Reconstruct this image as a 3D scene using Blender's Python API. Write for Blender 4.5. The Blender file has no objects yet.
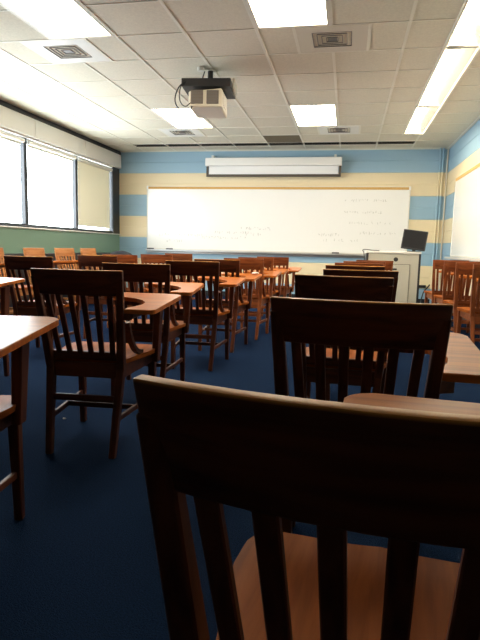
import bpy, bmesh, math, random
from mathutils import Vector, Matrix

sc = bpy.context.scene
C = sc.collection
rnd = random.Random(7)

# ------------------------------------------------------------------ camera
H = 2.722            # ceiling height
XL, XR = -4.432, 1.641   # side walls
YB, YR = 10.325, -1.6    # front (board) wall and rear wall
cam_d = bpy.data.cameras.new('camera'); cam = bpy.data.objects.new('camera', cam_d); C.objects.link(cam)
yaw, pit, rol, fpx = .1889, .1308, .0235, 550.66
F = Vector((-math.sin(yaw)*math.cos(pit), math.cos(yaw)*math.cos(pit), -math.sin(pit)))
R_ = Vector((math.cos(yaw), math.sin(yaw), 0)); U_ = R_.cross(F)
R2 = math.cos(rol)*R_ + math.sin(rol)*U_; U2 = -math.sin(rol)*R_ + math.cos(rol)*U_
M = Matrix((R2, U2, -F)).transposed().to_4x4(); M.translation = (0, 0, .94)
cam.matrix_world = M
cam_d.sensor_fit = 'VERTICAL'; cam_d.sensor_height = 24; cam_d.lens = fpx/640*24
cam_d.clip_start = .02
sc.camera = cam

# ------------------------------------------------------------------ world, exposure
w = bpy.data.worlds.new('daylight'); sc.world = w; w.use_nodes = True
bg = w.node_tree.nodes['Background']
bg.inputs[0].default_value = (.93, .97, 1, 1); bg.inputs[1].default_value = 8.5
sc.view_settings.view_transform = 'Standard'; sc.view_settings.look = 'None'
sc.view_settings.gamma = 1; sc.view_settings.use_curve_mapping = False
sc.view_settings.exposure = 1.08
PANEL = 12.0      # emission of the ceiling light panels
TUBE = 13.0       # emission of the open strip fixtures
WIN = [(10.02, 8.69), (8.61, 7.21), (7.13, 5.73), (5.65, 4.25)]   # window bays, far to near
ZS, ZT = 1.138, 2.395
for a, b in WIN:         # sky portals in the window openings
    l = bpy.data.lights.new('window_portal', 'AREA'); l.shape = 'RECTANGLE'; l.size = ZT-ZS; l.size_y = a-b
    l.cycles.is_portal = True
    o = bpy.data.objects.new('window_portal', l); C.objects.link(o)
    o.location = (XL-.22, (a+b)/2, (ZS+ZT)/2); o.rotation_euler = (0, -math.pi/2, 0)

# ------------------------------------------------------------------ materials
def mat(name, col, rough=.6, metal=0, spec=.5, coat=0, emit=None, es=0, bump=None, var=None, trans=0):
    m = bpy.data.materials.new(name); m.use_nodes = True; nt = m.node_tree; n = nt.nodes; b = n['Principled BSDF']
    b.inputs['Base Color'].default_value = (*col, 1); b.inputs['Roughness'].default_value = rough
    b.inputs['Metallic'].default_value = metal; b.inputs['Specular IOR Level'].default_value = spec
    b.inputs['Coat Weight'].default_value = coat; b.inputs['Coat Roughness'].default_value = .15
    if emit: b.inputs['Emission Color'].default_value = (*emit, 1); b.inputs['Emission Strength'].default_value = es
    tc = n.new('ShaderNodeTexCoord')
    if var:   # (scale, amount)
        ns = n.new('ShaderNodeTexNoise'); ns.inputs['Scale'].default_value = var[0]; ns.inputs['Detail'].default_value = 4
        nt.links.new(tc.outputs['Object'], ns.inputs['Vector'])
        r = n.new('ShaderNodeValToRGB'); e = r.color_ramp.elements
        e[0].position = .3; e[1].position = .7
        e[0].color = (*[c*(1-var[1]) for c in col], 1); e[1].color = (*[min(1, c*(1+var[1])) for c in col], 1)
        nt.links.new(ns.outputs['Fac'], r.inputs['Fac']); nt.links.new(r.outputs['Color'], b.inputs['Base Color'])
    if bump:  # (scale, distance)
        nb = n.new('ShaderNodeTexNoise'); nb.inputs['Scale'].default_value = bump[0]; nb.inputs['Detail'].default_value = 3
        nt.links.new(tc.outputs['Object'], nb.inputs['Vector'])
        bp = n.new('ShaderNodeBump'); bp.inputs['Strength'].default_value = .6; bp.inputs['Distance'].default_value = bump[1]
        nt.links.new(nb.outputs['Fac'], bp.inputs['Height']); nt.links.new(bp.outputs['Normal'], b.inputs['Normal'])
    return m

def wood(name, dark, light, axis, rough=.35, coat=.3, scale=1.0, spec=.22):
    m = bpy.data.materials.new(name); m.use_nodes = True; nt = m.node_tree; n = nt.nodes; b = n['Principled BSDF']
    tc = n.new('ShaderNodeTexCoord'); mp = n.new('ShaderNodeMapping')
    s = [38*scale]*3; s[axis] = 2.5*scale; mp.inputs['Scale'].default_value = s
    oi = n.new('ShaderNodeObjectInfo'); ad = n.new('ShaderNodeVectorMath'); ad.operation = 'ADD'
    ml = n.new('ShaderNodeVectorMath'); ml.operation = 'SCALE'; ml.inputs['Scale'].default_value = 20
    cx = n.new('ShaderNodeCombineXYZ')
    for k in range(3): nt.links.new(oi.outputs['Random'], cx.inputs[k])
    nt.links.new(cx.outputs[0], ml.inputs[0])
    nt.links.new(tc.outputs['Object'], ad.inputs[0]); nt.links.new(ml.outputs[0], ad.inputs[1])
    nt.links.new(ad.outputs[0], mp.inputs['Vector'])
    ns = n.new('ShaderNodeTexNoise'); ns.inputs['Scale'].default_value = 1; ns.inputs['Detail'].default_value = 5
    ns.inputs['Distortion'].default_value = .4
    nt.links.new(mp.outputs[0], ns.inputs['Vector'])
    r = n.new('ShaderNodeValToRGB'); e = r.color_ramp.elements
    e[0].position = .33; e[0].color = (*dark, 1); e[1].position = .62; e[1].color = (*light, 1)
    nt.links.new(ns.outputs['Fac'], r.inputs['Fac']); nt.links.new(r.outputs['Color'], b.inputs['Base Color'])
    b.inputs['Roughness'].default_value = rough; b.inputs['Coat Weight'].default_value = coat; b.inputs['Coat Roughness'].default_value = .2; b.inputs['Specular IOR Level'].default_value = spec
    bp = n.new('ShaderNodeBump'); bp.inputs['Strength'].default_value = .15; bp.inputs['Distance'].default_value = .002
    nt.links.new(ns.outputs['Fac'], bp.inputs['Height']); nt.links.new(bp.outputs['Normal'], b.inputs['Normal'])
    return m

def banded(name):
    """painted block wall: bands two courses high, blue and cream, counted down from the ceiling"""
    m = bpy.data.materials.new(name); m.use_nodes = True; nt = m.node_tree; n = nt.nodes; b = n['Principled BSDF']
    g = n.new('ShaderNodeNewGeometry'); s = n.new('ShaderNodeSeparateXYZ'); nt.links.new(g.outputs['Position'], s.inputs[0])
    def mth(op, a, v=None, c=None):
        k = n.new('ShaderNodeMath'); k.operation = op
        if isinstance(a, (int, float)): k.inputs[0].default_value = a
        else: nt.links.new(a, k.inputs[0])
        if v is not None: k.inputs[1].default_value = v
        return k.outputs[0]
    t = mth('SUBTRACT', H+.001, 0); k = n.new('ShaderNodeMath'); k.operation = 'SUBTRACT'; k.inputs[0].default_value = H+.001
    nt.links.new(s.outputs['Z'], k.inputs[1])
    q = mth('DIVIDE', k.outputs[0], .8128); fr = mth('FRACT', q); gt = mth('GREATER_THAN', fr, .5)
    mx = n.new('ShaderNodeMix'); mx.data_type = 'RGBA'
    mx.inputs['A'].default_value = (.30, .47, .60, 1); mx.inputs['B'].default_value = (.80, .68, .45, 1)
    nt.links.new(gt, mx.inputs['Factor']); nt.links.new(mx.outputs['Result'], b.inputs['Base Color'])
    b.inputs['Roughness'].default_value = .45
    nb = n.new('ShaderNodeTexNoise'); nb.inputs['Scale'].default_value = 90; nt.links.new(g.outputs['Position'], nb.inputs['Vector'])
    bp = n.new('ShaderNodeBump'); bp.inputs['Strength'].default_value = .3; bp.inputs['Distance'].default_value = .002
    nt.links.new(nb.outputs['Fac'], bp.inputs['Height']); nt.links.new(bp.outputs['Normal'], b.inputs['Normal'])
    return m

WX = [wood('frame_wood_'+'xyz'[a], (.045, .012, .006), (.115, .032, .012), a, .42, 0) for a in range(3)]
MX = [wood('lit_reddish_wood_'+'xyz'[a], (.14, .036, .012), (.28, .080, .024), a, .42, 0) for a in range(3)]  # frame wood lightened: lamplight on right-wall and far chairs painted into the colour
OX = [wood('lit_pale_wood_'+'xyz'[a], (.36, .135, .040), (.50, .215, .075), a, .45, 0) for a in range(3)]  # frame wood at its palest, carrying the light on the window-wall chairs
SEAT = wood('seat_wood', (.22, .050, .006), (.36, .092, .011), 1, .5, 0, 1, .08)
TABL = wood('tablet_wood', (.34, .080, .009), (.52, .145, .017), 0, .33, 0, 1, .22)
BAND = banded('painted_block')
GREEN = mat('green_paint', (.17, .29, .22), .5, bump=(60, .001))
WHITE = mat('white_paint', (.80, .79, .74), .5)
TILE = mat('acoustic_tile', (.71, .67, .55), .9, spec=.2, bump=(130, .004), var=(60, .06))
TBAR = mat('ceiling_bar', (.80, .77, .66), .5)
STAIN = mat('stained_tile', (.15, .12, .07), .9, var=(30, .1))
CARPET = mat('navy_carpet', (.0070, .0185, .050), 1, spec=.03, bump=(260, .01), var=(180, .45))
BLACK = mat('black_metal', (.012, .012, .014), .45)
BLACKP = mat('black_plastic', (.015, .015, .018), .5)
DARKB = mat('dark_bronze', (.018, .022, .03), .4)
SHADE = mat('shade_vinyl', (.80, .76, .62), .7)
nt = SHADE.node_tree
_tr = nt.nodes.new('ShaderNodeBsdfTranslucent'); _tr.inputs[0].default_value = (.80, .77, .66, 1)
_mx = nt.nodes.new('ShaderNodeMixShader'); _mx.inputs[0].default_value = .12
_p = nt.nodes['Principled BSDF']; _out = nt.nodes['Material Output']
nt.links.new(_p.outputs[0], _mx.inputs[1]); nt.links.new(_tr.outputs[0], _mx.inputs[2]); nt.links.new(_mx.outputs[0], _out.inputs[0])
GLASS = bpy.data.materials.new('window_glass'); GLASS.use_nodes = True; nt = GLASS.node_tree
_t = nt.nodes.new('ShaderNodeBsdfTransparent'); _t.inputs[0].default_value = (.95, .97, .97, 1)
_g = nt.nodes.new('ShaderNodeBsdfGlossy'); _g.inputs['Roughness'].default_value = .02
_m = nt.nodes.new('ShaderNodeMixShader'); _m.inputs[0].default_value = .05
nt.links.new(_t.outputs[0], _m.inputs[1]); nt.links.new(_g.outputs[0], _m.inputs[2]); nt.links.new(_m.outputs[0], nt.nodes['Material Output'].inputs[0])
BOARD = mat('whiteboard_enamel', (.86, .86, .84), .22, coat=.3)
ALU = mat('aluminium', (.62, .63, .63), .35, .8)
ALUP = mat('pale_aluminium', (.72, .70, .64), .4, .2)
CORK = mat('cork', (.66, .40, .13), .9, var=(200, .2))
INK = mat('faded_ink', (.50, .50, .48), .6)
CREST = WX[0].copy(); CREST.name = 'highlit_crest_wood'; nt = CREST.node_tree  # orange highlight along the rail's top edge is painted into the colour
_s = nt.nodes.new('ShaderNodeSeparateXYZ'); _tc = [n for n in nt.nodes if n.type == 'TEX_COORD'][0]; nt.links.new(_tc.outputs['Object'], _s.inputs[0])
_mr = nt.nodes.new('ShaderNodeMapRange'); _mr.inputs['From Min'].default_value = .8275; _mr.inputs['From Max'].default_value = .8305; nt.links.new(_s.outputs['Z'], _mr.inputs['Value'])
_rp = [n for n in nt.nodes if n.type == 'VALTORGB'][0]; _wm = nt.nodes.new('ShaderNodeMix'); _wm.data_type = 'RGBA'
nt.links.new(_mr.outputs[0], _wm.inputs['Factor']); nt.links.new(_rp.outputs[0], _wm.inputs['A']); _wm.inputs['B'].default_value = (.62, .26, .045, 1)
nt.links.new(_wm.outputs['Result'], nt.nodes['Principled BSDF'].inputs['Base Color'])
PODM = mat('putty_laminate', (.50, .47, .38), .5)
CREAM = mat('ivory_plastic', (.66, .61, .50), .45)
GREY = mat('grille_grey', (.16, .13, .11), .6)
VENT = mat('vent_metal', (.55, .53, .47), .4, .3)
LOUV = mat('louvre_metal', (.16, .15, .14), .5)
VENTD = mat('vent_dark', (.02, .02, .02), .8)
PAPER = mat('paper', (.85, .84, .80), .8)
RED = mat('red_fabric', (.35, .03, .03), .8)
LENS = mat('diffuser', (.9, .9, .9), .4, emit=(1, .88, .68), es=PANEL)
LAMP = mat('fluorescent_tube', (.9, .9, .9), .4, emit=(1, .88, .66), es=TUBE)
REFL = mat('reflector', (.85, .82, .72), .25, .7)
SCREENF = mat('screen_fabric', (.85, .85, .84), .8)
CASE = mat('screen_case', (.85, .84, .80), .4)
BROWNBAR = mat('brown_bar', (.07, .05, .035), .5)
MONS = mat('monitor_glass', (.008, .008, .01), .4, spec=.2)

# ------------------------------------------------------------------ mesh helpers
class MB:
    def __init__(s): s.bm = bmesh.new()
    def box(s, x0, x1, y0, y1, z0, z1, bev=0, tf=None, segs=1):
        b = bmesh.new(); bmesh.ops.create_cube(b, size=1)
        for v in b.verts:
            v.co = Vector(((x0+x1)/2+v.co.x*(x1-x0), (y0+y1)/2+v.co.y*(y1-y0), (z0+z1)/2+v.co.z*(z1-z0)))
        return s._add(b, bev, tf, segs)
    def _add(s, b, bev=0, tf=None, segs=1):
        if bev: bmesh.ops.bevel(b, geom=b.edges[:], offset=bev, segments=segs, affect='EDGES', profile=.7)
        if tf is not None: b.transform(tf)
        me = bpy.data.meshes.new('t'); b.to_mesh(me); b.free(); s.bm.from_mesh(me); bpy.data.meshes.remove(me); return s
    def hexa(s, bot, top, bev=0, tf=None):
        """bot, top: four corners each, same winding (counter-clockwise from above)"""
        b = bmesh.new(); vb = [b.verts.new(p) for p in bot]; vt = [b.verts.new(p) for p in top]
        b.faces.new(vb[::-1]); b.faces.new(vt)
        for i in range(4): j = (i+1) % 4; b.faces.new((vb[i], vb[j], vt[j], vt[i]))
        return s._add(b, bev, tf)
    def bar(s, p, q, w, d, w2=None, d2=None, bev=0, ref=(0, 1, 0)):
        """rectangular bar from p to q, w along x-ish, d along ref-ish"""
        p, q = Vector(p), Vector(q); ax = (q-p).normalized(); rf = Vector(ref)
        dv = (rf-ax*rf.dot(ax)).normalized(); wv = dv.cross(ax)
        w2 = w2 or w; d2 = d2 or d
        def ring(c, a, b): return [c-wv*a/2-dv*b/2, c+wv*a/2-dv*b/2, c+wv*a/2+dv*b/2, c-wv*a/2+dv*b/2]
        return s.hexa(ring(p, w, d), ring(q, w2, d2), bev)
    def prism(s, pts, z0, z1, bev=0, tf=None, zf=None):
        b = bmesh.new(); n = len(pts)
        f0 = zf or (lambda x, y: 0)
        vb = [b.verts.new((x, y, z0+f0(x, y))) for x, y in pts]; vt = [b.verts.new((x, y, z1+f0(x, y))) for x, y in pts]
        b.faces.new(vb[::-1]); top = b.faces.new(vt)
        for i in range(n): j = (i+1) % n; b.faces.new((vb[i], vb[j], vt[j], vt[i]))
        if bev:
            ed = [e for e in b.edges if all(v in vt for v in e.verts)]
            bmesh.ops.bevel(b, geom=ed, offset=bev, segments=2, affect='EDGES', profile=.5)
        return s._add(b, 0, tf)
    def cyl(s, p, q, r, r2=None, n=16):
        p, q = Vector(p), Vector(q); L = (q-p).length
        b = bmesh.new(); bmesh.ops.create_cone(b, cap_ends=True, segments=n, radius1=r, radius2=r if r2 is None else r2, depth=L)
        rot = Vector((0, 0, 1)).rotation_difference(q-p).to_matrix().to_4x4(); rot.translation = (p+q)/2
        return s._add(b, 0, rot)
    def tube(s, pts, r, n=8):
        pts = [Vector(p) for p in pts]; b = bmesh.new(); prev = None
        for i, p in enumerate(pts):
            t = (pts[min(i+1, len(pts)-1)]-pts[max(i-1, 0)]).normalized()
            a = Vector((0, 0, 1)) if abs(t.z) < .9 else Vector((1, 0, 0)); u = t.cross(a).normalized(); v = t.cross(u)
            if prev and prev[1].dot(u) < 0: u, v = -u, -v
            ring = [b.verts.new(p+(u*math.cos(k*2*math.pi/n)+v*math.sin(k*2*math.pi/n))*r) for k in range(n)]
            if prev:
                for k in range(n): b.faces.new((prev[0][k], prev[0][(k+1) % n], ring[(k+1) % n], ring[k]))
            else: b.faces.new(ring[::-1])
            prev = (ring, u)
        b.faces.new(prev[0])
        bmesh.ops.recalc_face_normals(b, faces=b.faces[:])
        return s._add(b)
    def build(s, name, m, parent=None, loc=(0, 0, 0), rz=0, smooth=False):
        bmesh.ops.recalc_face_normals(s.bm, faces=s.bm.faces[:])
        me = bpy.data.meshes.new(name); s.bm.to_mesh(me); s.bm.free(); me.materials.append(m)
        if smooth:
            for p in me.polygons: p.use_smooth = True
            if hasattr(me, 'set_sharp_from_angle'): me.set_sharp_from_angle(angle=math.radians(40))
        o = bpy.data.objects.new(name, me); C.objects.link(o); o.location = loc; o.rotation_euler = (0, 0, rz)
        if parent: o.parent = parent
        return o

def tag(o, label, cat, group=None):
    o['label'] = label; o['category'] = cat
    if group: o['group'] = group
    return o
def thing(name, label, cat, loc=(0, 0, 0), rz=0, group=None):
    o = bpy.data.objects.new(name, None); C.objects.link(o); o.empty_display_size = .1
    o.location = loc; o.rotation_euler = (0, 0, rz); return tag(o, label, cat, group)
def struct(name, mb, m, **k):
    o = mb.build(name, m, **k); o['kind'] = 'structure'; return o
def arc(cx, cy, r, a0, a1, n, ry=None):
    return [(cx+r*math.cos(math.radians(a0+(a1-a0)*i/n)), cy+(ry or r)*math.sin(math.radians(a0+(a1-a0)*i/n))) for i in range(n+1)]

# ------------------------------------------------------------------ room shell
struct('floor', MB().box(XL-.3, XR+.15, YR-.15, YB+.15, -.12, 0), CARPET)

GX, GY, SX, SY = -.8271, 4.7265, .6112, .6096
SLOT = (GY+8.1*SY, GY+8.34*SY)   # recessed track slot before the board wall
slx0, slx1 = GX-5*SX, GX+2.96*SX
cut = [  # openings in the tile field: x0, x1, y0, y1
    (GX-3*SX, GX-2*SX, GY-2*SY, GY), (GX, GX+SX, GY-2*SY, GY), (GX-3*SX, GX-2*SX, GY+4*SY, GY+6*SY), (GX, GX+SX, GY+4*SY, GY+6*SY),
    (.755, 1.04, 3.31, 9.075), (slx0, slx1, SLOT[0], SLOT[1])]
xs = sorted({XL-.3, XR+.15} | {c for q in cut for c in q[:2]}); ys = sorted({YR-.15, YB+.15} | {c for q in cut for c in q[2:]})
mb = MB()
for i in range(len(xs)-1):
    for j in range(len(ys)-1):
        cx, cy = (xs[i]+xs[i+1])/2, (ys[j]+ys[j+1])/2
        if any(a < cx < b and c < cy < d for a, b, c, d in cut): continue
        mb.box(xs[i], xs[i+1], ys[j], ys[j+1], H+.003, H+.05)
struct('ceiling', mb, TILE)
struct('trim_1', MB().box(XL-.3, XR+.15, YR-.15, YB+.15, H+.22, H+.26), BLACK)   # deck above the tiles
# suspension grid
mb = MB(); bw = .0125
def skip(x, y, half=False):
    if SLOT[0]-.01 < y < SLOT[1]+.01 and slx0 < x < slx1 and half: return True
    return .755 < x < 1.04 and y < 9.075
for i in range(-6, 5):
    x = GX+i*SX
    if not XL < x < XR: continue
    segs = [(YR, YB)]
    if i == 3: segs = [(9.075, YB)]
    # the vent panels and light panels interrupt the bars
    cuts = []
    if i == -3: cuts = [(GY, GY+SY), (GY+6*SY, GY+7*SY)]
    if i == 1: cuts = [(GY, GY+SY), (GY+6*SY, GY+7*SY)]
    for a, b in segs:
        p = a
        for c, d in cuts: mb.box(x-bw, x+bw, p, c, H-.003, H+.02); p = d
        mb.box(x-bw, x+bw, p, b, H-.003, H+.02)
for j in range(-10, 10):
    y = GY+j*SY
    if not YR < y < YB: continue
    spans = [(XL, .755), (1.04, XR)] if 3.3 < y < 9.075 else [(XL, XR)]
    if j in (-1, 5):
        spans = [(XL, GX-3*SX), (GX-2*SX, GX), (GX+SX, .755), (1.04, XR)]
    for a, b in spans: mb.box(a, b, y-.008, y+.008, H-.002, H+.02)
for a, b in ((-3.5, -2.5), (.5, 1.5)):       # offset frames round the diffuser panels
    for j in (0, 6):
        for i in (a, b): mb.box(GX+i*SX-bw, GX+i*SX+bw, GY+j*SY, GY+(j+1)*SY, H-.003, H+.02)
mb.box(XL, XR, YB-.03, YB-.001, H-.012, H+.006); mb.box(XR-.03, XR-.001, YR, YB, H-.012, H+.006)
mb.box(.735, .757, 3.3, 9.09, H-.012, H+.03); mb.box(1.038, 1.06, 3.3, 9.09, H-.012, H+.03)
struct('trim_2', mb, TBAR)
# slot track
mb = MB(); mb.box(slx0, slx1, SLOT[0], SLOT[1], H+.10, H+.12)
mb.box(slx0-.01, slx0, SLOT[0], SLOT[1], H, H+.12); mb.box(slx1, slx1+.01, SLOT[0], SLOT[1], H, H+.12)
mb.box(slx0, slx1, SLOT[1], SLOT[1]+.01, H-.004, H+.12); mb.box(slx0, slx1, SLOT[0]-.01, SLOT[0], H-.004, H+.12)
struct('trim_3', mb, VENTD)

def block_wall(axis, a, b, at, side):
    """courses with tooled joints; axis 0: wall runs along x at y=at, axis 1: runs along y at x=at; side: direction into the room"""
    prof = []; z = H+.05; top = H; g = .0065; dp = .008
    prof.append((0, H+.3)); k = 1
    while H-k*.2032 > .02:
        zz = H-k*.2032; prof += [(0, zz+g), (-dp, zz), (0, zz-g)]; k += 1
    prof.append((0, -.1)); bm = bmesh.new()
    def P(t, d, z): return (t, at+side*d, z) if axis == 0 else (at+side*d, t, z)
    pa = [bm.verts.new(P(a, d, z)) for d, z in prof]; pb = [bm.verts.new(P(b, d, z)) for d, z in prof]
    for i in range(len(prof)-1): bm.faces.new((pa[i], pb[i], pb[i+1], pa[i+1]))
    ba = [bm.verts.new(P(a, -.14, z)) for z in (H+.3, -.1)]; bb = [bm.verts.new(P(b, -.14, z)) for z in (H+.3, -.1)]
    bm.faces.new((ba[0], ba[1], bb[1], bb[0])); bm.faces.new((ba[0], bb[0], pb[0], pa[0])); bm.faces.new((ba[1], pa[-1], pb[-1], bb[1]))
    bm.faces.new(pa+[ba[1], ba[0]]); bm.faces.new(pb+[bb[1], bb[0]])
    m = MB(); m.bm.free(); m.bm = bm; return m
struct('wall_front', block_wall(0, XL-.3, XR+.15, YB, -1), BAND)
struct('wall_right', block_wall(1, YR-.15, YB+.0, XR, -1), BAND)
struct('wall_rear', MB().box(XL-.3, XR+.15, YR-.15, YR, -.1, H+.3), mat('rear_paint', (.10, .09, .085), .8))
# window wall: painted breast wall, head band, piers
mb = MB()
mb.box(XL-.28, XL, YR, YB, -.1, ZS-.005)
struct('wall_left', mb, GREEN)
mb = MB(); mb.box(XL-.28, XL, YR, YB, ZT-.02, H+.3); mb.box(XL-.28, XL, YR, WIN[-1][1]-.05, ZS-.005, ZT-.02)
struct('trim_4', mb, WHITE)
struct('trim_5', MB().box(XL, XL+.035, YR, YB-.001, 2.655, H-.001), BLACK)            # dark track under the ceiling
struct('trim_6', MB().box(XL-.1, XL+.03, YR, YB-.001, ZS-.004, ZS+.012, .003), WHITE)  # sill board
mb = MB(); e = [YB-.004, 8.82, 7.305, 5.79, 4.22]
for a, b in zip(e[:-1], e[1:]): mb.box(XL+.0, XL+.05, b+.006, a-.006, ZT+.004, 2.652, .006)
struct('trim_7', mb, WHITE)                                                           # pelmet boxes over the blinds
for k, (a, b) in enumerate(WIN):
    fr = MB(); x0, x1 = XL-.09, XL-.03
    fr.box(x0, x1, b-.08, b, ZS+.01, ZT)
    if k == 0: fr.box(x0, XL+.004, a, YB-.001, ZS+.01, ZT)
    fr.box(x0, x1, b, a, ZS+.01, ZS+.06); fr.box(x0, x1, b, a, ZT-.02, ZT)
    wo = struct('window_%d' % (k+1), fr, DARKB)
    MB().box(XL-.085, XL-.079, b, a, ZS+.06, ZT-.02).build('window_pane', GLASS, wo)
    pos = ['at the far corner, pulled down to the sill', 'second from the board wall, rolled up', 'third from the board wall, rolled up', 'fourth from the board wall, rolled up'][k]
    bl = thing('roller_blind', 'cream roller blind '+pos, 'blind', (XL-.022, (a+b)/2, ZT-.03), group='roller blinds')
    w2 = (a-b)/2-.02
    MB().cyl((0, -w2, -.035), (0, w2, -.035), .03, n=20).build('roller_tube', WHITE, bl, smooth=True)
    drop = 1.10 if k == 0 else .075
    MB().box(-.0283, -.0265, -w2+.02, w2-.02, -drop, -.035).build('blind_fabric', SHADE, bl)
    MB().box(-.034, -.021, -w2+.02, w2-.02, -drop-.022, -drop, .004).build('hem_bar', WHITE, bl)
# heater cabinet under the windows
ht = thing('heater_cabinet', 'long dark heater cabinet along the green wall under the windows', 'heater', (XL, 0, 0))
MB().box(.002, .20, 1.0, 9.95, 0.0, .77, .008).build('housing', DARKB, ht)
MB().box(.002, .215, .98, 9.97, .77, .79, .004).build('top_panel', BLACKP, ht)
mb = MB()
for k in range(60): mb.box(.20, .206, 1.2+k*.144, 1.3+k*.144, .60, .70)
mb.build('grille', BLACK, ht)
struct('baseboard_front', MB().box(XL, XR, YB-.015, YB-.001, 0, .10, .003), BLACK)
struct('baseboard_right', MB().box(XR-.015, XR-.001, YR, YB-.02, 0, .10, .003), BLACK)

# painted conduits in the corner
for k, x in enumerate((1.495, 1.545)):
    o = MB().cyl((x, YB-.03, .02), (x, YB-.03, H-.002), .016).build('conduit', BAND, smooth=True)
    tag(o, ['left one of two painted vertical pipes in the corner by the whiteboard', 'right one of two painted vertical pipes in the corner by the whiteboard'][k], 'pipe', 'corner conduits')
o = MB().cyl((XR-.022, YB-.025, .02), (XR-.022, YB-.025, H-.015), .012).build('corner_conduit', CREAM, smooth=True)
tag(o, 'thin cream conduit running floor to ceiling in the right corner', 'pipe')

# ------------------------------------------------------------------ ceiling lights
def panel(i, j, label):
    x0, x1, y0, y1 = GX+i*SX, GX+(i+1)*SX, GY+j*SY, GY+(j+2)*SY
    t = thing('ceiling_light', label, 'ceiling light', ((x0+x1)/2, (y0+y1)/2, H), group='recessed light panels')
    a, b = (x1-x0)/2-.013, (y1-y0)/2-.013
    m = MB(); 
    for (p, q, r, s) in ((-a, a, -b, -b+.02), (-a, a, b-.02, b), (-a, -a+.02, -b+.02, b-.02), (a-.02, a, -b+.02, b-.02)): m.box(p, q, r, s, -.004, .09)
    m.box(-a, a, -b, b, .09, .10)
    m.build('frame', TBAR, t)
    MB().box(-a+.02, a-.02, -b+.02, b-.02, .006, .012).build('diffuser', LENS, t)
panel(-3, -2, 'bright rectangular light panel in the ceiling at top left, nearest the windows')
panel(0, -2, 'bright rectangular light panel at the top centre of the ceiling')
panel(-3, 4, 'bright light panel in the ceiling just behind the projector')
panel(0, 4, 'bright light panel in the ceiling above the screen and whiteboard middle')
mods = [(7.42, 9.07), (5.37, 7.40), (3.32, 5.35)]
names = ['farthest, broken-looking end of the fluorescent strip above the right aisle', 'middle fluorescent strip fixture above the right aisle',
         'nearest fluorescent strip fixture, cut by the top right picture edge']
for (a, b), nm in zip(mods, names):
    t = thing('strip_light', nm, 'ceiling light', (.898, (a+b)/2, H), group='fluorescent strip above the right aisle')
    L = (b-a)/2-.004
    m = MB(); m.box(-.14, .14, -L, L, .10, .11); m.box(-.141, -.135, -L, L, -.004, .10); m.box(.135, .141, -L, L, -.004, .10)
    m.box(-.135, .135, -L, -L+.012, .0, .10); m.box(-.135, .135, L-.012, L, .0, .10); m.build('housing', WHITE, t)
    m = MB(); m.hexa([(.0, -L+.015, .085), (.132, -L+.015, .004), (.132, L-.015, .004), (.0, L-.015, .085)], [(.0, -L+.015, .09), (.134, -L+.015, .008), (.134, L-.015, .008), (.0, L-.015, .09)])
    m.build('reflector', REFL, t)
    m = MB(); m.cyl((-.085, -L+.03, .028), (-.085, L-.03, .028), .019); m.build('tube', LAMP, t, smooth=True)
    m = MB(); m.cyl((-.03, -L+.03, .038), (-.03, L-.03, .038), .019); m.build('tube', LAMP, t, smooth=True)
    m = MB(); 
    for yy in (-L+.02, L-.04): m.box(-.12, .0, yy, yy+.02, .0, .09)
    m.build('lamp_holder', CREAM, t)

# ------------------------------------------------------------------ air diffusers
def vent(i, j, label, cx=.5):
    x, y = GX+(i+.5)*SX, GY+(j+.5)*SY
    t = thing('ceiling_vent', label, 'vent', (x, y, H), group='ceiling air vents')
    m = MB(); h = .292; k = .165
    for (p, q, r, s) in ((-h, h, -h, -k), (-h, h, k, h), (-h, -k, -k, k), (k, h, -k, k)): m.box(p, q, r, s, -.002, .004)
    m.build('panel', CREAM if j == 0 and i > 0 else WHITE, t)
    MB().box(-k, k, -k, k, .05, .055).build('duct', VENTD, t)
    m = MB()
    for n in range(4):
        r0, r1 = k-.003-n*.038, k-.017-n*.038; z0, z1 = -.004, .03
        if r1 < .02: continue
        for sx, sy in ((0, 1), (0, -1), (1, 0), (-1, 0)):
            if sy: m.hexa([(-r0, sy*r0, z0), (r0, sy*r0, z0), (r0, sy*(r0+.003), z0), (-r0, sy*(r0+.003), z0)], [(-r1, sy*r1, z1), (r1, sy*r1, z1), (r1, sy*(r1+.003), z1), (-r1, sy*(r1+.003), z1)])
            else: m.hexa([(sx*r0, -r0, z0), (sx*(r0+.003), -r0, z0), (sx*(r0+.003), r0, z0), (sx*r0, r0, z0)], [(sx*r1, -r1, z1), (sx*(r1+.003), -r1, z1), (sx*(r1+.003), r1, z1), (sx*r1, r1, z1)])
    m.box(-.04, .04, -.04, .04, .0, .006)
    m.build('louvre', LOUV, t)
vent(-3.5, 0, 'square air vent beside the top left light panel')
vent(.5, 0, 'square air vent right of the top centre light panel')
vent(-3.5, 6, 'small-looking far air vent behind the light panel past the projector')
vent(.5, 6, 'far air vent right of the light panel above the whiteboard')
o = MB().box(GX-SX+.013, GX-.013, GY+7*SY+.013, GY+8*SY+.02, H-.001, H+.0055).build('stained_ceiling_tile', STAIN)
tag(o, 'brown stained ceiling tile in front of the projection screen', 'ceiling tile')
o = MB().box(-3.72, -2.95, SLOT[0]+.03, SLOT[1]-.03, H+.02, H+.09).build('red_banner_roll', RED)
tag(o, 'dark red strip inside the ceiling slot at the left', 'roll')

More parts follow.
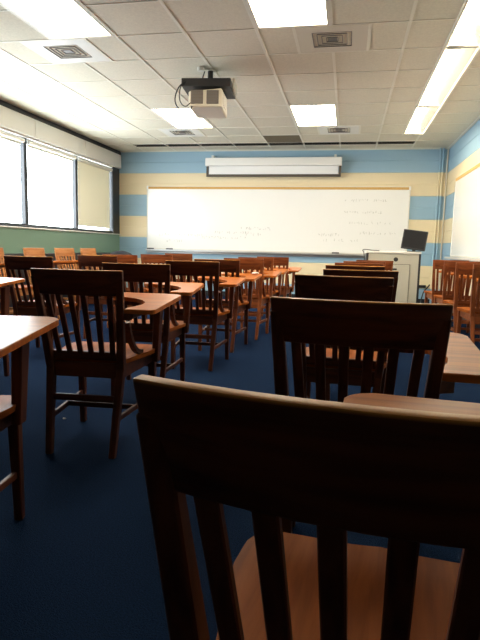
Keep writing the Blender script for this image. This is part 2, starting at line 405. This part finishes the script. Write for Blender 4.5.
# ------------------------------------------------------------------ board wall
def scribble(m, x, y, z, wid, hgt, plane, r):
    """row of faint handwriting: short strokes lying on the board"""
    t = 0
    while t < wid:
        if r.random() < .18: t += .05; continue
        n = r.randint(3, 5); ww = r.uniform(.02, .045)
        pts = [(t+ww*r.random(), hgt*(r.random()-.5)) for _ in range(n)]
        for (a, b), (c, d) in zip(pts[:-1], pts[1:]):
            L = math.hypot(c-a, d-b)
            if L < .004: continue
            nx, ny = -(d-b)/L*.0028, (c-a)/L*.0028
            q = [(a+nx, b+ny), (c+nx, d+ny), (c-nx, d-ny), (a-nx, b-ny)]
            if plane == 'xz': V = [m.bm.verts.new((x+u, y, z+v)) for u, v in q]
            else: V = [m.bm.verts.new((x, y-u, z+v)) for u, v in q]
            m.bm.faces.new(V)
        t += ww+.012
bx0, bx1, bz0, bz1 = -3.85, 1.036, .872, 2.072
t = thing('whiteboard', 'long white board covering most of the striped wall under the screen', 'whiteboard', (0, YB, 0))
MB().box(bx0+.02, bx1-.02, -.03, -.006, bz0+.02, bz1-.05).build('writing_surface', BOARD, t)
m = MB(); m.box(bx0, bx0+.022, -.036, -.004, bz0, bz1, .003); m.box(bx1-.022, bx1, -.036, -.004, bz0, bz1, .003); m.box(bx0, bx1, -.036, -.004, bz0, bz0+.022, .003); m.box(bx0, bx1, -.036, -.004, bz1-.012, bz1, .003)
m.build('frame', ALUP, t)
MB().box(bx0+.022, bx1-.022, -.038, -.006, bz1-.055, bz1-.012).build('cork_strip', CORK, t)
m = MB(); 
for x in (bx0-.004, bx1-.03): m.box(x, x+.034, -.05, -.004, bz1-.06, bz1+.004, .005)
m.build('corner_cap', CASE, t)
m = MB(); m.box(bx0, bx1, -.11, -.004, bz0-.03, bz0-.012, .004); m.box(bx0, bx1, -.115, -.105, bz0-.03, bz0+.0, .003); m.box(bx0, bx1, -.03, -.004, bz0-.07, bz0-.03, .003)
m.build('tray', ALU, t)
m = MB(); r = random.Random(3)
rows = ((-3.55, 1.50, .12), (-3.55, 1.30, .22), (-3.6, 1.16, .85), (-3.5, 1.04, .35), (-2.55, 1.22, .7), (-2.75, 1.12, .85), (-2.0, 1.30, .6), (-1.9, 1.19, .4), (-.55, 1.21, .35),
                 (-.45, 1.11, .6), (-.1, 1.83, .75), (-.1, 1.62, .65), (0, 1.43, .78), (.2, 1.25, .6))
for x, z, wd in rows:
    m = MB(); scribble(m, x, -.0305, z, wd, .055, 'xz', r); m.build('handwriting', INK, t)['kind'] = 'stuff'
for k, (x, lb) in enumerate(((-3.76, 'black eraser at the far left end of the whiteboard tray'), (-3.38, 'black eraser second from the left on the whiteboard tray'), (-.22, 'black eraser on the tray left of the podium'))):
    o = MB().box(-.065, .065, -.024, .024, 0, .035, .006).build('eraser', BLACKP, loc=(x, YB-.075, bz0-.011)); tag(o, lb, 'eraser', 'board erasers')

t = thing('projection_screen', 'pull-down projection screen in a white case above the whiteboard', 'projection screen', (0, YB, 0))
sx0, sx1 = -2.66, -.175
MB().box(sx0, sx1, -.20, -.05, 2.42, 2.565, .02, segs=3).build('case', CASE, t, smooth=True)
m = MB(); m.box(sx0+.1, sx0+.14, -.12, -.002, 2.55, 2.62); m.box(sx1-.14, sx1-.1, -.12, -.002, 2.55, 2.62); m.build('wall_bracket', WHITE, t)
MB().box(sx0+.06, sx1-.06, -.125, -.122, 2.27, 2.43).build('fabric', SCREENF, t)
m = MB(); m.box(sx0+.01, sx1-.01, -.145, -.105, 2.232, 2.275, .006); m.build('bottom_bar', BROWNBAR, t)
for q in (sx0+.01, sx1-.05): MB().box(q, q+.04, -.14, -.11, 2.27, 2.42).build('side_bracket', BROWNBAR, t)

# right wall board
t = thing('wall_whiteboard', 'white board on the right wall, cut by the picture edge', 'whiteboard', (XR, 0, 0))
a, b, z0, z1 = 4.45, 9.33, .872, 2.10
MB().box(-.03, -.006, a+.02, b-.02, z0+.02, z1-.05).build('writing_surface', BOARD, t)
m = MB(); m.box(-.036, -.004, a, a+.022, z0, z1, .003); m.box(-.036, -.004, b-.022, b, z0, z1, .003); m.box(-.036, -.004, a, b, z0, z0+.022, .003); m.box(-.036, -.004, a, b, z1-.012, z1, .003)
m.build('frame', ALUP, t)
MB().box(-.038, -.006, a+.022, b-.022, z1-.055, z1-.012).build('cork_strip', CORK, t)
m = MB(); m.box(-.11, -.004, a, b+.04, z0-.03, z0-.012, .004); m.box(-.115, -.105, a, b+.04, z0-.03, z0, .003); m.build('tray', ALUP, t)

# ------------------------------------------------------------------ projector on its ceiling mount
PX, PY = -1.46, 5.72; rzp = .10
t = thing('projector_mount', 'black ceiling mount shelf holding the projector', 'mount', (PX, PY, H), rzp)
MB().box(-.055, .055, -.055, .055, -.012, 0, .003).build('ceiling_plate', CREAM, t)
MB().cyl((0, 0, -.14), (0, 0, -.01), .028).build('pole', BLACK, t, smooth=True)
m = MB(); m.box(-.07, .07, -.07, .07, -.15, -.12, .004); m.cyl((.03, 0, -.10), (.10, 0, -.10), .008); m.build('clamp', BLACK, t)
m = MB(); m.box(-.25, .23, -.24, .24, -.22, -.21, .002); m.box(-.25, .23, -.245, -.235, -.22, -.145, .002); m.box(-.25, -.24, -.24, .24, -.22, -.16, .002); m.box(.225, .235, -.24, .24, -.22, -.145, .002)
m.box(-.08, .08, -.2, .2, -.195, -.15, .003)
m.build('shelf', BLACK, t)
m = MB(); m.box(.238, .262, -.10, .12, -.22, -.10, .006); m.build('control_box', CREAM, t); t3 = t
t2 = thing('projector', 'ivory projector with two grey grilles hanging below the ceiling mount', 'projector', (PX-.01, PY-.02, H-.425), rzp)
m = MB(); m.hexa([(-.165, -.235, .005), (.165, -.235, .005), (.16, .235, .0), (-.16, .235, .0)], [(-.165, -.235, .155), (.165, -.235, .185), (.165, .235, .20), (-.165, .235, .20)], .012)
m.build('body', CREAM, t2)
for x in (-.140, .015):
    g = MB(); g.box(x, x+.12, -.241, -.232, .035, .165, .003); go = g.build('grille', GREY, t2)
    s = MB()
    for q in range(9): s.box(x+.004, x+.116, -.244, -.240, .042+q*.014, .047+q*.014)
    s.build('grille_slats', LOUV, go)
MB().cyl((.06, .23, .085), (.06, .27, .085), .045, n=24).build('lens', BLACKP, t2, smooth=True)
MB().box(.160, .170, -.15, .10, .05, .12).build('side_cover', CREAM, t2)
cb = MB()
def loopc(pts, n=12):
    P = [Vector(p) for p in pts]; out = []
    for i in range(len(P)-1):
        p0, p1, p2, p3 = P[max(i-1, 0)], P[i], P[i+1], P[min(i+2, len(P)-1)]
        for k in range(n):
            u = k/n; out.append(.5*((2*p1)+(-p0+p2)*u+(2*p0-5*p1+4*p2-p3)*u*u+(-p0+3*p1-3*p2+p3)*u**3))
    return out+[P[-1]]
zt = H
def rel(*p): return [(x+.0, y, z) for x, y, z in p]      
cb.tube(loopc(rel((-.055, -.03, -.02), (-.07, -.06, -.10), (-.05, -.09, -.15), (-.13, -.16, -.16), (-.235, -.255, -.20), (-.285, -.29, -.28), (-.30, -.30, -.38), (-.25, -.30, -.46), (-.18, -.27, -.475), (-.14, -.245, -.41))), .0065)
cb.build('power_cable', BLACK, t3, smooth=True)
cb = MB(); cb.tube(loopc(rel((-.04, -.05, -.135), (-.12, -.17, -.15), (-.225, -.255, -.19), (-.26, -.28, -.28), (-.25, -.29, -.38), (-.20, -.28, -.42), (-.15, -.245, -.37))), .005)
cb.build('signal_cable', BLACK, t3, smooth=True)
m = MB(); m.cyl((PX-.075, PY-.10, H-.035), (PX-.075, PY-.10, H-.001), .035); o = m.build('ceiling_outlet', ALUP, smooth=True); tag(o, 'round outlet on the ceiling where the projector cable plugs in', 'outlet')

# ------------------------------------------------------------------ podium and monitor
px0, px1, py0, py1, ph = .275, 1.05, 8.42, 8.95, .935
t = thing('podium', 'putty coloured teaching podium cabinet in front of the whiteboard', 'podium', ((px0+px1)/2, (py0+py1)/2, 0))
hw, hd = (px1-px0)/2, (py1-py0)/2
MB().box(-hw+.02, hw-.02, -hd, hd, .04, ph-.03, .004).build('body', PODM, t)
for q in (-hw, hw-.03): MB().box(q, q+.03, -hd-.006, hd, .0, ph-.01, .003).build('side_edge', BLACKP, t)
MB().box(-hw+.02, hw-.02, -hd+.03, hd-.02, 0, .04).build('plinth', BLACKP, t)
MB().box(-hw-.005, hw+.005, -hd-.012, hd+.01, ph-.03, ph, .004).build('worktop', ALUP, t)
MB().box(-.036, .241, -hd-.003, -hd+.001, .094, ph-.184).build('door_gap', BLACKP, t)
dr = MB().box(-.03, .235, -hd-.016, -hd, .10, ph-.19, .004).build('door', PODM, t)
MB().box(-.005, .055, -hd-.03, -hd-.016, ph-.27, ph-.245, .003).build('door_handle', BLACKP, dr)
MB().cyl((.025, -hd-.024, ph-.225), (.025, -hd-.014, ph-.225), .010).build('lock', ALU, dr)
m = MB(); m.box(.14, .20, -hd-.024, -hd-.014, .10, .118); m.build('hinge', BLACKP, dr)
MB().cyl((.035, -hd-.01, ph-.115), (.035, -hd+.01, ph-.115), .032, n=24).build('grommet', BLACKP, t)
t = thing('computer_monitor', 'black flat computer monitor turned at an angle on the podium', 'monitor', (.965, 8.62, ph), -.12)
m = MB(); T = Matrix.Translation((0, 0, .175)) @ Matrix.Rotation(.12, 4, 'Y') @ Matrix.Rotation(-.15, 4, 'X')
m.box(-.175, .175, -.02, .02, -.145, .145, .008, tf=T); m.box(-.12, .12, .02, .05, -.10, .10, .01, tf=T); m.build('housing', BLACKP, t)
m = MB(); m.box(-.158, .158, -.0215, -.0195, -.125, .130, tf=T); m.build('screen', MONS, t)
m = MB(); m.bar((0, .06, .005), (0, .045, .17), .05, .02); m.build('neck', BLACKP, t)
m = MB(); m.cyl((0, .03, 0), (0, .03, .012), .10, n=28); m.build('base', BLACKP, t)
o = MB().box(-.13, .13, -.09, .09, 0, .006, .001).build('paper_stack', PAPER, loc=(.66, 8.58, ph), rz=.15); tag(o, 'low stack of white papers on top of the podium', 'papers')
m = MB(); m.tube(loopc([(.46, 8.50, ph+.008), (.36, 8.47, ph+.012), (.25, 8.42, ph+.022), (.215, 8.40, ph+.006), (.235, 8.385, ph-.03), (.25, 8.395, ph-.20)]), .006)
o = m.build('podium_cable', BLACK, smooth=True); tag(o, 'black cable lying over the left end of the podium top', 'cable')
m = MB(); m.tube(loopc([(1.06, 8.75, .05), (1.18, 9.2, .014), (1.25, 9.8, .014), (1.30, 10.1, .05), (1.36, 10.26, .22), (1.44, 10.28, .33), (1.46, 10.30, .36)]), .011)
o = m.build('wall_cable', BLACK, smooth=True); tag(o, 'black cable running from the podium up the striped wall', 'cable')
o = MB().box(-.10, .10, -.035, 0, 0, .05, .006).build('outlet_strip', BLACKP, loc=(1.30, YB-.001, .30)); tag(o, 'black outlet box low on the striped wall right of the podium', 'outlet')

# ------------------------------------------------------------------ tablet-arm chair
def lerp(a, b, t): return tuple(p+(q-p)*t for p, q in zip(a, b))
def rake(z): return -.100*(z-.43)/.40
def make_chair():
    t = thing('tablet_arm_chair', 'chair', 'chair')
    # rear legs run up into the back posts
    for s in (-1, 1):
        m = MB(); m.bar((s*.147, -.075, 0), (s*.165, 0, .40), .028, .030, .034, .040, .003); m.bar((s*.165, 0, .38), (s*.191, rake(.80)+.004, .80), .034, .040, .030, .017, .003)
        m.build('rear_leg', WX[2], t)
        m = MB(); m.bar((s*.192, .395, 0), (s*.190, .380, .405), .028, .028, .038, .038, .003); m.build('front_leg', WX[2], t)
        m = MB(); m.bar((s*.152, -.045, .165), (s*.190, .385, .165), .016, .026, bev=.003, ref=(0, 0, 1)); m.build('side_stretcher', WX[1], t)
        # curved hip bracket from post to seat
        if s < 0: continue
        m = MB(); P = [(s*.188, .012+.19*u**1.4*1.0, .60-.165*math.sin(u*math.pi/2)) for u in [k/8 for k in range(9)]]
        for p, q in zip(P[:-1], P[1:]):
            m.bar(p, (q[0], q[1]+.002, q[2]-.001), .024, .020, ref=(0, 1, .3))
        m.build('hip_bracket', WX[1], t)
    m = MB(); m.bar((-.170, .17, .165), (.170, .17, .165), .024, .016, bev=.002, ref=(0, 1, 0)); m.build('cross_stretcher', WX[0], t)
    m = MB(); m.bar((-.157, -.030, .255), (.157, -.030, .255), .030, .016, bev=.002); m.build('rear_stretcher', WX[0], t)
    m = MB()
    m.box(-.160, .160, -.010, .012, .345, .412, .002); m.box(-.175, .175, .372, .390, .345, .412, .002)
    m.bar((-.168, .0, .380), (-.186, .385, .380), .018, .062, ref=(0, 0, 1)); m.bar((.168, .0, .380), (.186, .385, .380), .018, .062, ref=(0, 0, 1))
    m.build('apron', WX[0], t)
    # saddle seat
    bm = bmesh.new(); nx, ny = 16, 16; top = []; bot = []
    for j in range(ny+1):
        v = j/ny; rt, rb = [], []
        for i in range(nx+1):
            u = i/nx*2-1; y = .018+.392*v; hwid = .178+.050*min(1, v*1.5)
            if v > .85: hwid -= .03*((v-.85)/.15)**2
            x = u*hwid; dish = -.014*max(0, 1-(u*u*1.1))*max(0, 1-((v-.38)/.42)**2) + .004*math.exp(-(u/.15)**2)*max(0, v-.5)*2
            rt.append(bm.verts.new((x, y, 0.430+dish))); rb.append(bm.verts.new((x*.985, y, .408)))
        top.append(rt); bot.append(rb)
    for j in range(ny):
        for i in range(nx):
            bm.faces.new((top[j][i], top[j][i+1], top[j+1][i+1], top[j+1][i])); bm.faces.new((bot[j][i], bot[j+1][i], bot[j+1][i+1], bot[j][i+1]))
    for j in range(ny):
        bm.faces.new((top[j][0], top[j+1][0], bot[j+1][0], bot[j][0])); bm.faces.new((top[j][-1], bot[j][-1], bot[j+1][-1], top[j+1][-1]))
    for i in range(nx):
        bm.faces.new((top[0][i], bot[0][i], bot[0][i+1], top[0][i+1])); bm.faces.new((top[-1][i], top[-1][i+1], bot[-1][i+1], bot[-1][i]))
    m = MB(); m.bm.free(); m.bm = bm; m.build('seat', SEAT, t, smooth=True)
    # crest rail, gently curved
    m = MB(); n = 8; z0, z1 = .722, .832
    for k in range(n):
        a, b = -1+2*k/n, -1+2*(k+1)/n
        def yy(u, z): return rake(z)-.026*(1-u*u)+.008
        th = .019
        m.hexa([(a*.200, yy(a, z0)-th/2, z0), (b*.200, yy(b, z0)-th/2, z0), (b*.200, yy(b, z0)+th/2, z0), (a*.200, yy(a, z0)+th/2, z0)],
               [(a*.206, yy(a, z1)-th/2, z1), (b*.206, yy(b, z1)-th/2, z1), (b*.206, yy(b, z1)+th/2, z1), (a*.206, yy(a, z1)+th/2, z1)])
    bmesh.ops.remove_doubles(m.bm, verts=m.bm.verts[:], dist=.0005)
    intern = [f for f in m.bm.faces if abs(f.normal.x) > .95 and abs(f.calc_center_median().x) < .19]
    bmesh.ops.delete(m.bm, geom=intern, context='FACES_ONLY')
    bmesh.ops.recalc_face_normals(m.bm, faces=m.bm.faces[:])
    ed = [e for e in m.bm.edges if not e.is_boundary and len(e.link_faces) == 2 and e.calc_face_angle(0) > .9]
    bmesh.ops.bevel(m.bm, geom=ed, offset=.004, segments=2, affect='EDGES', profile=.5)
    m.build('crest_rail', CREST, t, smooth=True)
    m = MB(); m.box(-.160, .160, -.006, .018, .425, .462, .003); m.build('lower_back_rail', WX[0], t)
    for k in range(6):
        u = -1+2*(k+.5)/6*1.0; xb = u*.150; xt = u*.172
        m = MB(); m.bar((xb, rake(.45)+.004, .450), (xt, rake(.735)-.020*(1-u*u)+.002, .735), .024, .012, bev=.002); m.build('slat', WX[2], t)
    # writing tablet
    pts = [(.195, -.055)]
    pts += [(.320, -.055)] if False else arc(.300, -.025, .030, -90, 0, 4)
    pts += arc(.275, .415, .055, 0, 90, 7)
    pts += arc(-.032, .425, .045, 90, 180, 6)
    pts += [(-.077, .37), (-.045, .335), (.03, .310), (.09, .300), (.145, .27), (.195, .22), (.228, .16), (.236, .10), (.226, .04), (.205, .005), (.195, -.01)]
    zf = lambda x, y: .026*(y+.055)/.525
    m = MB(); m.prism(pts, .646, .666, .004, zf=zf); m.build('writing_tablet', TABL, t)
    m = MB(); m.bar((.215, -.03, .634), (.262, .38, .655), .022, .028, bev=.003, ref=(0, 0, 1)); m.bar((.186, rake(.632), .632), (.222, -.03, .632), .03, .03); m.bar((.05, .33, .652), (.275, .33, .652), .02, .03)
    m.build('tablet_rail', WX[1], t)
    m = MB(); m.bar((.224, .335, .36), (.236, .340, .648), .030, .050, .036, .065, bev=.003); m.build('tablet_support', WX[2], t)
    return t
proto = make_chair()
def copy_tree(o, parent=None):
    c = o.copy(); C.objects.link(c); c.parent = parent
    for ch in o.children: copy_tree(ch, c)
    return c
first = [True]
def chair(x, y, rz, label, group, sz=1.0, tablet=True, tone=None):
    o = proto if first[0] else copy_tree(proto); first[0] = False
    if not tablet:
        for c in list(o.children):
            if 'tablet' in c.name: bpy.data.objects.remove(c)
    if tone:
        for c in o.children:
            mm = c.data.materials[0]; mm = WX[0] if mm == CREST else mm
            if mm in WX: c.material_slots[0].link = 'OBJECT'; c.material_slots[0].material = tone[WX.index(mm)]
    o.location = (x, y, 0); o.rotation_euler = (0, 0, rz); o.scale = (1, 1, sz); o['label'] = label; o['group'] = group
    return o
g = 'wooden chairs in the row leading from the camera to the podium'
K = 'dark brown wooden tablet-arm chair '
N = 'dark brown wooden slat-back chair '
for x, y, r, lb in [(.036, .520, -.11, K+'filling the lower right foreground, seat showing through its slats'),
    (.033, 1.386, -.032, K+'second from the camera, pale tablet at its right'),
    (-.008, 2.45, -.06, N+'third from the camera, seen over the second one'),
    (.075, 3.24, -.01, N+'fourth in the row leading to the podium'),
    (.055, 4.08, .0, N+'fifth in the row leading to the podium'),
    (.098, 4.95, .02, 'reddish wooden slat-back chair sixth in the row leading to the podium'),
    (.167, 5.75, .0, 'reddish wooden slat-back chair seventh in the row leading to the podium'),
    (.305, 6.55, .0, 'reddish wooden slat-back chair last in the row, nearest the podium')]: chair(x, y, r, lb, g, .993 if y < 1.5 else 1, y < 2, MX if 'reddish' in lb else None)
g = 'tablet-arm chairs in the row left of the aisle'
for x, y, r, lb in [(-1.18, 1.19, .18, 'tablet-arm chair cut by the left edge, its bright tablet in the foreground'),
    (-1.133, 2.262, .054, K+'standing whole at left with open aisle floor behind it'),
    (-1.24, 3.20, .10, K+'directly beyond the whole chair at left'),
    (-1.137, 4.071, .04, K+'third one back in the row left of the aisle'),
    (-1.13, 4.85, .0, 'brown tablet-arm chair left of the aisle with paper on its tablet'),
    (-1.03, 5.60, .0, 'reddish tablet-arm chair left of the aisle, just beyond the paper'),
    (-1.03, 6.36, .0, 'reddish tablet-arm chair left of the aisle, second to last before the board'),
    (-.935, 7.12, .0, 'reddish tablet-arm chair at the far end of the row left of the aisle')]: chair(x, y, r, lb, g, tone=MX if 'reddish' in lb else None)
g = 'tablet-arm chairs in the row nearer the windows'
for x, y, r, lb in [(-2.50, 3.03, .05, 'tablet-arm chair mostly off the left edge, only its shiny cut-out tablet showing'),
    (-2.50, 4.10, .06, K+'with a broad dark back by the left edge'),
    (-2.39, 5.12, .0, K+'just in front of the right end of the green wall'),
    (-2.47, 5.85, .0, 'reddish tablet-arm chair partly hidden, just right of the green wall end'),
    (-2.31, 6.60, .0, 'reddish tablet-arm chair below the left end of the whiteboard'),
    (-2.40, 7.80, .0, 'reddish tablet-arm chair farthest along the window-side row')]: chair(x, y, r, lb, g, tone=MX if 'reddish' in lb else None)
g = 'tablet-arm chairs along the right wall'
for x, y, r, lb in [(1.225, 7.12, .0, 'orange brown chair by the right wall, nearest the podium'),
    (1.245, 6.45, .0, 'orange brown chair by the right wall, second from the podium'),
    (1.24, 5.75, .0, 'orange brown chair by the right wall, third from the podium'),
    (1.245, 5.02, .0, 'darker brown chair by the right wall, cut by the picture edge')]: chair(x, y, r, lb, g, 1.02, tone=MX)
g = 'chairs with their backs to the window wall'
for y, r, lb in [(5.60, -1.62, 'orange chair against the green wall, cut by the left edge'), (6.47, -1.66, 'orange chair against the green wall, second from left'),
    (7.24, -1.75, 'orange chair against the green wall with a pale tablet across it'), (7.98, -1.68, 'orange chair against the green wall, farthest from the camera')]:
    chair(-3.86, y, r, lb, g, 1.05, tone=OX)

# black desk chair in the far left corner
t = thing('desk_chair', 'black round-backed desk chair in the far left corner', 'chair', (-3.86, 9.2, 0), .1)
m = MB(); m.prism(arc(0, 0, .24, 0, 360, 24, .22)[:-1], .44, .50, .015); m.build('seat', BLACKP, t, smooth=True)
m = MB(); m.prism([(x, y) for x, y in arc(0, .72, .22, 0, 360, 28, .12)[:-1]], -.03, .03, .012, tf=Matrix.Translation((0, -.20, 0)) @ Matrix.Rotation(math.pi/2, 4, 'X')); m.build('backrest', BLACKP, t, smooth=True)
m = MB(); m.bar((0, -.19, .44), (0, -.22, .66), .05, .015); m.build('back_bar', BLACK, t)
MB().cyl((0, 0, .07), (0, 0, .44), .025).build('column', BLACK, t, smooth=True)
m = MB()
for k in range(5): a = k*2*math.pi/5; m.bar((0, 0, .085), (.26*math.cos(a), .26*math.sin(a), .065), .03, .03, ref=(0, 0, 1))
m.build('star_base', BLACK, t)
for k in range(5):
    a = k*2*math.pi/5; MB().cyl((.255*math.cos(a)-.01, .255*math.sin(a), .027), (.255*math.cos(a)+.015, .255*math.sin(a), .027), .027).build('caster', BLACK, t, smooth=True)

# paper on a tablet and scraps on the carpet
def crumple(name, label, loc, s, seed, cat='paper'):
    r = random.Random(seed); b = bmesh.new(); bmesh.ops.create_icosphere(b, subdivisions=2, radius=1)
    for v in b.verts: v.co *= r.uniform(.7, 1.15); v.co = Vector((v.co.x*s[0], v.co.y*s[1], max(-s[2]*.8, v.co.z*s[2])+s[2]*.8))
    m = MB(); m.bm.free(); m.bm = b; o = m.build(name, PAPER, loc=loc); tag(o, label, cat)
crumple('crumpled_paper', 'small crumpled white paper on a tablet left of the aisle', (-.86, 5.22, .690), (.035, .05, .012), 4)
crumple('paper_scrap', 'tiny white scrap on the dark carpet under the whole chair at left', (-1.46, 2.65, 0), (.010, .008, .004), 5)
